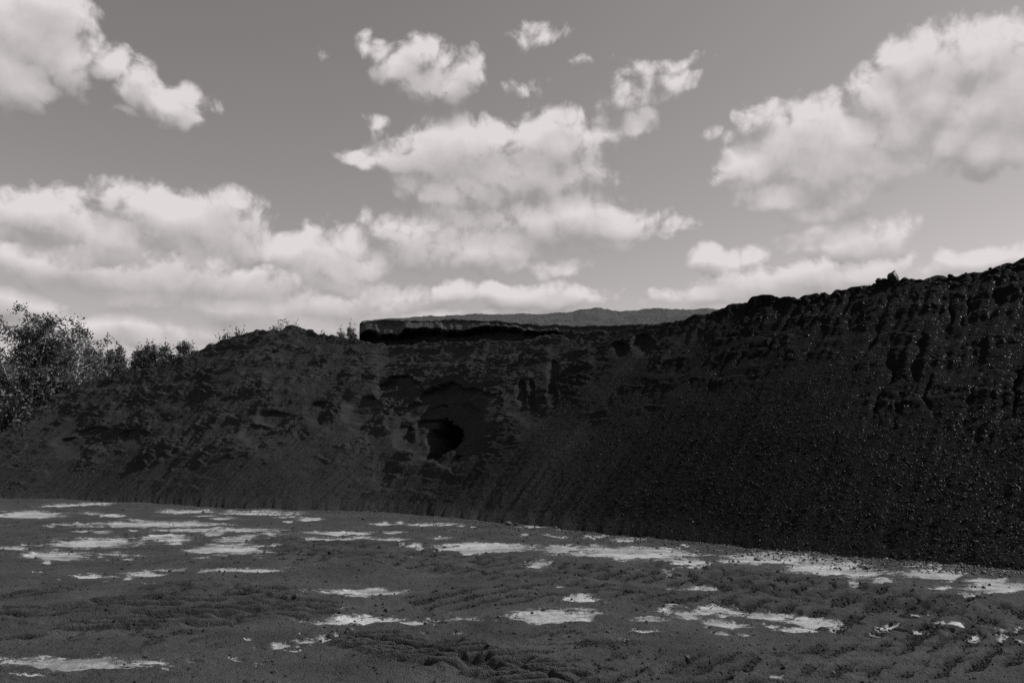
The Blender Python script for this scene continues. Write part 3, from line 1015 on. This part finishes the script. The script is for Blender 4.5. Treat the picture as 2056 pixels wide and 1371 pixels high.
crest_rock(1792, 14, 'pointed black lump standing up from the crest of the heap', sz=(.85, .85, 1.9), sink=.1)
crest_rock(1766, 9, 'blunt black lump on the crest just left of the pointed lump')
crest_rock(1815, 8, 'low black lump on the crest just right of the pointed lump')
crest_rock(1528, 6, 'black lump on the crest above the start of the right-hand rise')
crest_rock(1990, 6, 'black lump on the crest near the right edge of the picture')
for px in (1545, 1553, 1605, 1650, 1655, 1690, 1725, 1745, 1835, 1870, 1905, 1940, 2010, 2030, 1480, 1580, 1500, 1430):
    crest_rock(px + random.uniform(-4, 4), random.uniform(2.5, 5.5), 'small black lump sitting on the heap crest on the right', 'small lumps along the heap crest')

# stones that rolled off the foot of the heap
for i in range(120):
    px = random.uniform(0, 2056) if i < 30 else random.uniform(900, 2056)
    toe_py = np.interp(px, [p[0] for p in TOE], [p[1] for p in TOE])
    off = abs(random.gauss(0, 11)) + 1
    yard_rock(px, toe_py + off * (1 + .5 * (px > 1400)), random.choice((1.3, 1.6, 1.8, 2.2, 2.6, 3.2)), 'small black stone rolled off onto the dirt along the heap foot', 'small stones along the heap foot')


def scatter(name, pts, scl, mat, seed, label, parent=None):
    """loose grit that nobody could count: points that carry small faceted stones"""
    me = bpy.data.meshes.new(name)
    me.vertices.add(len(pts))
    me.vertices.foreach_set('co', np.ascontiguousarray(pts, np.float32).ravel())
    r = np.random.default_rng(seed)
    rot = r.random((len(pts), 3)) * 6.283
    s3 = scl[:, None] * (0.5 + 1.0 * r.random((len(pts), 3)))
    for an, av in (('rot', rot), ('scl', s3)):
        a = me.attributes.new(an, 'FLOAT_VECTOR', 'POINT')
        a.data.foreach_set('vector', np.ascontiguousarray(av, np.float32).ravel())
    o = link(name, me, parent)
    tag(o, label, kind='stuff')
    nt = bpy.data.node_groups.new(name, 'GeometryNodeTree')
    nt.interface.new_socket('Geometry', in_out='INPUT', socket_type='NodeSocketGeometry')
    nt.interface.new_socket('Geometry', in_out='OUTPUT', socket_type='NodeSocketGeometry')
    N, L = nt.nodes, nt.links
    gi, go = N.new('NodeGroupInput'), N.new('NodeGroupOutput')
    ic = N.new('GeometryNodeMeshIcoSphere')
    ic.inputs['Radius'].default_value = 1.0
    ic.inputs['Subdivisions'].default_value = 1
    sm = N.new('GeometryNodeSetMaterial')
    sm.inputs['Material'].default_value = mat
    ip = N.new('GeometryNodeInstanceOnPoints')
    ar, asx = N.new('GeometryNodeInputNamedAttribute'), N.new('GeometryNodeInputNamedAttribute')
    for n_, nm in ((ar, 'rot'), (asx, 'scl')):
        n_.data_type = 'FLOAT_VECTOR'
        n_.inputs['Name'].default_value = nm
    L.new(gi.outputs[0], ip.inputs['Points'])
    L.new(ic.outputs[0], sm.inputs[0])
    L.new(sm.outputs[0], ip.inputs['Instance'])
    L.new(ar.outputs[0], ip.inputs['Rotation'])
    L.new(asx.outputs[0], ip.inputs['Scale'])
    L.new(ip.outputs[0], go.inputs[0])
    md = o.modifiers.new('scatter', 'NODES')
    md.node_group = nt
    return o


def heap_points(n, wfun, seed):
    r = np.random.default_rng(seed)
    nf = HP['nf']
    PX, PY = HP['PX'][:nf], HP['PY'][:nf]
    w = wfun(PX, PY).ravel()
    cell = (HP['r_c'] - HP['r_t'])[None] * np.gradient(HP['T'])[None] * HP['r_t'][None] + 0 * PX
    w = w * cell.ravel()
    w = np.where((PX.ravel() > -60) & (PX.ravel() < 2120), w, 0)
    idx = r.choice(w.size, n, p=w / w.sum())
    p = np.stack([HP['X'][:nf].ravel()[idx], HP['Y'][:nf].ravel()[idx], HP['Z'][:nf].ravel()[idx]], -1)
    return p + r.normal(size=p.shape) * np.array([.02, .02, .004])


lo_w = lambda PX, PY: (.10 + .9 * (1 - HP['rough'][:HP['nf']])) * (.35 + .65 * sst(PX, 850, 1500))
p = heap_points(34000, lo_w, 3)
dist = np.hypot(p[:, 0], p[:, 1])
scatter('loose_grit', p, (.006 + .015 * rng.random(len(p)) ** 4), M_GRIT, 4, 'loose black grit lying on the slope of the heap')
p = heap_points(1000, lambda PX, PY: .15 + sst(PX, 900, 1700) * (1 - .75 * HP['rough'][:HP['nf']]), 9)
scatter('glinting_grit', p, .006 + .012 * rng.random(len(p)) ** 3, M_SHINE, 5, 'shiny grains glinting on the right-hand slope of the heap')


def yard_points(regions, seed):
    r = np.random.default_rng(seed)
    out = []
    for (px, py, sx, sy, n) in regions:
        qx = px + r.normal(size=n) * sx
        qy = np.clip(py + r.normal(size=n) * sy, 985, 1500)
        for a, b in zip(qx, qy):
            x, y = on_ground(a, b)
            out.append((x, y, yard_z(x, y) + .004))
    return np.array(out)


reg = []
for a in range(0, 2060, 60):
    tp = np.interp(a, [p_[0] for p_ in TOE], [p_[1] for p_ in TOE])
    reg.append((a, tp + 3, 34, 4 + 4 * (a / 2056), 160 + int(300 * (a / 2056))))
reg += [(random.uniform(0, 2056), random.uniform(1060, 1360), 140, 26, 40) for _ in range(16)]
p = yard_points(reg, 21)
scatter('yard_gravel', p, (.0035 + .020 * rng.random(len(p)) ** 5), M_STONE, 6, 'small dark stones strewn over the dirt of the yard')

# crumbs of turned-up dirt lying thick along the wheel marks, thin elsewhere
w = (YCH ** 3 * (1.1 - YRD) + .012) * (1 - .75 * YPM) * np.gradient(YY, axis=0) * YY
w *= (YY > 4.6) & (np.abs(YX / YY) < .72) & (YY < 19)
w = np.nan_to_num(np.clip(w, 0, None) / YY ** 1.6).ravel()
r_ = np.random.default_rng(77)
ix = r_.choice(w.size, 60000, p=w / w.sum())
p = np.stack([YX.ravel()[ix], YY.ravel()[ix], YZ.ravel()[ix]], -1) + r_.normal(size=(60000, 3)) * np.array([.012, .018, .001])
scatter('dirt_crumbs', p, (.004 + .016 * r_.random(60000) ** 4) * np.clip(p[:, 1] / 9, .8, 1.4), M_CRUMB, 8, 'crumbs of black dirt thrown up along the wheel marks of the yard')


# ------------------------------------------------------------------ trees
def tubes(paths, sides=6):
    """paths: list of (points (n,3), radii (n,))"""
    V, F, o = [], [], 0
    for pts, rad in paths:
        pts = np.asarray(pts, float)
        n = len(pts)
        d = np.gradient(pts, axis=0)
        d /= np.linalg.norm(d, axis=1, keepdims=True) + 1e-9
        ref = np.array([1.0, 0, 0]) if abs(d[0, 0]) < .8 else np.array([0, 1.0, 0])
        a = np.cross(d, ref)
        a /= np.linalg.norm(a, axis=1, keepdims=True) + 1e-9
        b = np.cross(d, a)
        ang = np.arange(sides) / sides * 2 * np.pi
        ring = pts[:, None] + np.asarray(rad)[:, None, None] * (a[:, None] * np.cos(ang)[None, :, None] + b[:, None] * np.sin(ang)[None, :, None])
        V.append(ring.reshape(-1, 3))
        for i in range(n - 1):
            for k in range(sides):
                F.append((o + i * sides + k, o + i * sides + (k + 1) % sides, o + (i + 1) * sides + (k + 1) % sides, o + (i + 1) * sides + k))
        o += n * sides
    return np.vstack(V), np.array(F)


def leaf_cards(cen, size, r, droop=0.0, asp=.6):
    n = len(cen)
    a = r.normal(size=(n, 3))
    a[:, 2] -= droop
    a /= np.linalg.norm(a, axis=1, keepdims=True)
    b = np.cross(a, r.normal(size=(n, 3)))
    b /= np.linalg.norm(b, axis=1, keepdims=True)
    s = (size * (.6 + .8 * r.random(n)))[:, None]
    a = a * s
    b = b * s * asp
    V = np.stack([cen - a * .5, cen + b * .5, cen + a * .5, cen - b * .5], 1).reshape(-1, 3)
    F = np.arange(4 * n).reshape(n, 4)
    return V, F


def limb(r, p0, d0, length, n, bend, up=0.0):
    pts = [np.array(p0, float)]
    d = np.array(d0, float)
    d /= np.linalg.norm(d)
    for _ in range(n):
        d = d + r.normal(size=3) * bend + np.array([0, 0, up])
        d /= np.linalg.norm(d)
        pts.append(pts[-1] + d * length / n)
    return np.array(pts)


def birch(seed, h, stems=3, leaves=7000, spread=.32, leaf=.11):
    r = np.random.default_rng(seed)
    paths, tips = [], []
    for s in range(stems):
        a = r.random() * 6.28
        lean = np.array([math.cos(a) * spread * (s > 0), math.sin(a) * spread * (s > 0), 1])
        hh = h * (1 if s == 0 else .65 + .3 * r.random())
        st = limb(r, (math.cos(a) * .12 * s, math.sin(a) * .12 * s, -.3), lean, hh * .97, 12, .05, .03)
        paths.append((st, np.linspace(.013 * h, .0025 * h, 13) * (1 if s == 0 else .75)))
        for i in range(3, 13):
            for _ in range(3):
                b = r.random() * 6.28
                rest = hh * (1 - i / 14)
                L = (.16 * hh + .28 * rest) * (.6 + .6 * r.random())
                br = limb(r, st[i], (math.cos(b), math.sin(b), .9), L, 6, .14, -.06)
                paths.append((br, np.linspace(.0035 * h, .0008 * h, 7)))
                for q in range(2, 7):
                    tips.append(br[q])
                    for _ in range(2):
                        tw = limb(r, br[q], r.normal(size=3) + np.array([0, 0, -.1]), L * .32, 4, .2, -.25)   # hanging twigs
                        tips.extend(tw[1:])
    V, F = tubes(paths, 5)
    tips = np.array(tips)
    c = tips[r.integers(0, len(tips), leaves)] + r.normal(size=(leaves, 3)) * .13
    LV, LF = leaf_cards(c, np.full(leaves, leaf), r, .6)
    return mesh_np('trunk', V, F, M_BIRCH, True), mesh_np('crown', LV, LF, M_BIRCH_LEAF)


def pine(seed, h, leaves=2600, wide=.24, start=.12, leaf=.34, open_=0.0):
    r = np.random.default_rng(seed)
    st = limb(r, (0, 0, -.3), (0, 0, 1), h * .985, 12, .018)
    paths = [(st, np.linspace(.014 * h, .003 * h, 13))]
    cen = []
    levels = int(h * 1.7)
    for i in range(levels):
        f = start + (1 - start) * (i + r.random() * .6) / levels
        f = min(f, .985)
        base = np.array([np.interp(f * 12, np.arange(13), st[:, k]) for k in range(3)])
        L0 = h * wide * (1 - f) ** .78 + .25
        for _ in range(r.integers(4, 7)):
            if r.random() < open_:
                continue
            a = r.random() * 6.28
            L = L0 * (.55 + .6 * r.random())
            br = limb(r, base, (math.cos(a), math.sin(a), .18 + .5 * f), L, 5, .07, .05)
            paths.append((br, np.linspace(.003 * h, .001 * h, 6)))
            n = max(8, int(L * 45))
            t = r.random(n) ** .7 * 5
            k = np.minimum(t.astype(int), 4)
            cen.append(br[k] + (br[k + 1] - br[k]) * (t - k)[:, None] + r.normal(size=(n, 3)) * .13)
    top = st[-1] + r.normal(size=(14, 3)) * np.array([.07, .07, .25])
    cen = np.vstack(cen + [top])
    if len(cen) > leaves:
        cen = cen[r.permutation(len(cen))[:leaves]]
    V, F = tubes(paths, 4)
    LV, LF = leaf_cards(cen, np.full(len(cen), leaf), r, -.4, .32)
    LV2, LF2 = leaf_cards(cen + r.normal(size=cen.shape) * .1, np.full(len(cen), leaf * .8), r, -.2, .32)
    return mesh_np('trunk', V, F, M_BARK, True), mesh_np('crown', np.vstack([LV, LV2]), np.vstack([LF, LF2 + len(LV)]), M_PINE_LEAF)


def shrub(seed, h, leaves=3000, mat=None, leaf=.13, wide=.5):
    r = np.random.default_rng(seed)
    paths, tips = [], []
    for s in range(9):
        a = r.random() * 6.28
        st = limb(r, (math.cos(a) * .1, math.sin(a) * .1, -.2), (math.cos(a) * wide, math.sin(a) * wide, 1), h * (.7 + .4 * r.random()), 7, .12)
        paths.append((st, np.linspace(.012 * h, .003 * h, 8)))
        for i in range(2, 8):
            for _ in range(3):
                tw = limb(r, st[i], r.normal(size=3) + np.array([0, 0, .4]), h * .24, 4, .2)
                tips.extend(tw)
    V, F = tubes(paths, 4)
    tips = np.array(tips)
    c = tips[r.integers(0, len(tips), leaves)] + r.normal(size=(leaves, 3)) * .10
    LV, LF = leaf_cards(c, np.full(leaves, leaf), r, 0)
    return mesh_np('trunk', V, F, M_BARK, True), mesh_np('crown', LV, LF, mat or M_SHRUB_LEAF)


def plant(name, meshes, px, py_top, r, h0, label, cat, group=None, base=-.15, rz=None, wide=1.0):
    """stands the prototype of height h0 at distance r so that it is as tall as the tree seen there"""
    x, y, z = ray(px, py_top)
    k = r / math.hypot(x, y)
    top = H_EYE + z * k
    s = (top - base) / h0
    o = bpy.data.objects.new(name, None)
    COL.objects.link(o)
    o.location = (x * k, y * k, base)
    o.scale = (s * wide, s * wide, s)
    o.rotation_euler.z = random.uniform(0, 6.28) if rz is None else rz
    o.empty_display_size = .5
    tag(o, label, cat, group)
    link('trunk', meshes[0], o)
    link('crown', meshes[1], o)
    return o


birch_a = birch(31, 10, 3, 27000, .3, .17)
birch_b = birch(32, 10, 4, 17000, .45, .16)
birch_c = birch(35, 10, 2, 15000, .3, .16)
plant('birch_tree', birch_a, 72, 640, 46, 10, 'tallest birch at the left, airy crown above the dark thicket', 'tree', base=0)
plant('birch_tree', birch_b, 138, 662, 45, 10, 'birch with bare white stems forking beside the left end of the heap', 'tree', base=0, wide=.9)
plant('birch_tree', birch_c, 14, 652, 47, 10, 'birch at the left edge of the picture beside the tallest birch', 'tree', base=0)
plant('birch_tree', birch_c, 160, 688, 50, 10, 'low birch between the forked white birch and the pines', 'tree', base=0, rz=2.1, wide=.65)
def broadleaf(seed, h, leaves=11000, leaf=.2, wide=.3):
    r = np.random.default_rng(seed)
    st = limb(r, (0, 0, -.3), (0, 0, 1), h * .8, 8, .06)
    paths = [(st, np.linspace(.02 * h, .006 * h, 9))]
    cl = []
    for k in range(70):
        d = r.normal(size=3)
        d /= np.linalg.norm(d)
        c = np.array([0, 0, .66 * h]) + d * np.array([wide * h, wide * h, .33 * h]) * r.random() ** .4
        cl.append((c, h * (.022 + .026 * r.random())))
        if k < 24:
            b = st[r.integers(3, 9)]
            m = (b + c) / 2 + r.normal(size=3) * .03 * h
            paths.append((np.array([b, m, c]), np.array([.006, .004, .002]) * h))
    pick = r.integers(0, len(cl), leaves)
    cen = np.array([cl[i][0] for i in pick]) + r.normal(size=(leaves, 3)) * np.array([cl[i][1] for i in pick])[:, None]
    V, F = tubes(paths, 5)
    LV, LF = leaf_cards(cen, np.full(leaves, leaf), r, 0)
    return mesh_np('trunk', V, F, M_BARK, True), mesh_np('crown', LV, LF, M_SHRUB_LEAF)


leafy = [broadleaf(71, 9), broadleaf(72, 9, wide=.24), broadleaf(73, 9, wide=.36)]
shrubs = [shrub(41, 6, 9000, leaf=.24), shrub(42, 6, 9000, wide=.8, leaf=.24), shrub(43, 6, 8000, wide=.35, leaf=.24)]
for i, (px, py, r, lab) in enumerate((
        (-10, 780, 43, 'dark leafy shrub at the left picture edge under the birches'),
        (35, 745, 45, 'tall dark shrub under the tallest birch'),
        (85, 760, 45, 'dark shrub right of the tallest birch trunk, behind the heap end'),
        (125, 745, 46, 'dark shrub under the forked white birch'),
        (165, 735, 48, 'shrub right of the forked white birch where the heap begins to rise'),
        (20, 800, 41, 'low shrub in front of the thicket at the far left foot'),
        (65, 815, 41.5, 'low dark shrub just above the left end of the heap'),
        (205, 735, 52, 'dark shrub between the birches and the first pines'),
        (-50, 740, 45, 'dark shrub cut off by the left picture edge'))):
    plant('shrub', shrubs[i % 3], px, py, r, 6.3, lab, 'shrub', base=-.1)
plant('tree', leafy[2], 462, 674, 52, 9, 'broad dark leafy tree showing over the heap crest left of the peak', 'tree', wide=.5)
plant('tree', leafy[0], 438, 681, 54, 9, 'left and lower leafy tree of the clump over the heap crest', 'tree', wide=.4)
plant('tree', leafy[1], 487, 675, 53, 9, 'right-hand leafy tree of the clump over the heap crest', 'tree', wide=.45)

pines = [pine(51, 11, 5000, .24, .3, .26), pine(52, 11, 5000, .2, .3, .26), pine(53, 11, 5000, .28, .3, .26, .15), pine(54, 11, 5000, .24, .35, .28), pine(55, 11, 3000, .17, .3, .26, .2)]
front = [(186, 692, 66), (204, 700, 68), (222, 696, 64), (238, 704, 66), (254, 684, 65), (272, 694, 66), (288, 688, 64), (303, 702, 66), (318, 696, 64), (333, 682, 66), (346, 690, 63), (360, 697, 66),
         (374, 680, 63), (389, 696, 66), (404, 699, 64)]
side = ['first', 'second', 'third', 'fourth', 'fifth', 'sixth', 'seventh', 'eighth', 'ninth', 'tenth', 'eleventh', 'twelfth', 'thirteenth', 'fourteenth', 'fifteenth']
for i, (px, py, r) in enumerate(front):
    plant('pine_tree', pines[i % 5], px, py, r, 10.9, 'dark pine in the tree line, %s to the right of the birches' % side[i], 'tree', 'pines in the tree line', wide=random.uniform(.95, 1.25))
for (px, py, r, lab) in ((655, 664, 62, 'bushy pine top showing behind the saddle right of the heap peak'), (688, 676, 64, 'low pine top between the bushy pine and the slim pine by the bank'),
                         (707, 648, 62, 'slim pointed pine just left of the cut bank'), (693, 660, 60, 'leaning pine top left of the slim pointed pine'),
                         (721, 660, 60, 'pine half hidden behind the left end of the cut bank'), (636, 676, 66, 'low pine top just right of the heap peak')):
    plant('pine_tree', pines[(px // 3) % 5], px, py, r, 10.9, lab, 'tree', wide=.85 if px != 707 else .6)
for i in range(18):
    px = -60 + i * 27 + random.uniform(-7, 7)
    plant('pine_tree', pines[random.randrange(5)], px, random.uniform(704, 726), random.uniform(72, 90), 10.9, 'pine standing deeper in the wood behind the front tree line', 'tree', 'pines deeper in the wood', wide=random.uniform(.9, 1.25))

sap = birch(61, 2.6, 2, 800, .3, .12)
j = int(np.argmin(np.abs(crest_px - 570)))
bx, by, bz = HP['X'][HP['nf'] + 5, j], HP['Y'][HP['nf'] + 5, j], HP['Z'][HP['nf'] + 5, j]
for (px, py, ww, lab) in ((566, 641, .8, 'thin leafy sapling growing on top of the heap beside its peak'), (582, 643, .6, 'smaller sapling right beside the thin sapling on the peak')):
    plant('sapling', sap, px, py, math.hypot(bx, by), 2.6, lab, 'sapling', base=bz - .35, wide=ww * 1.2)
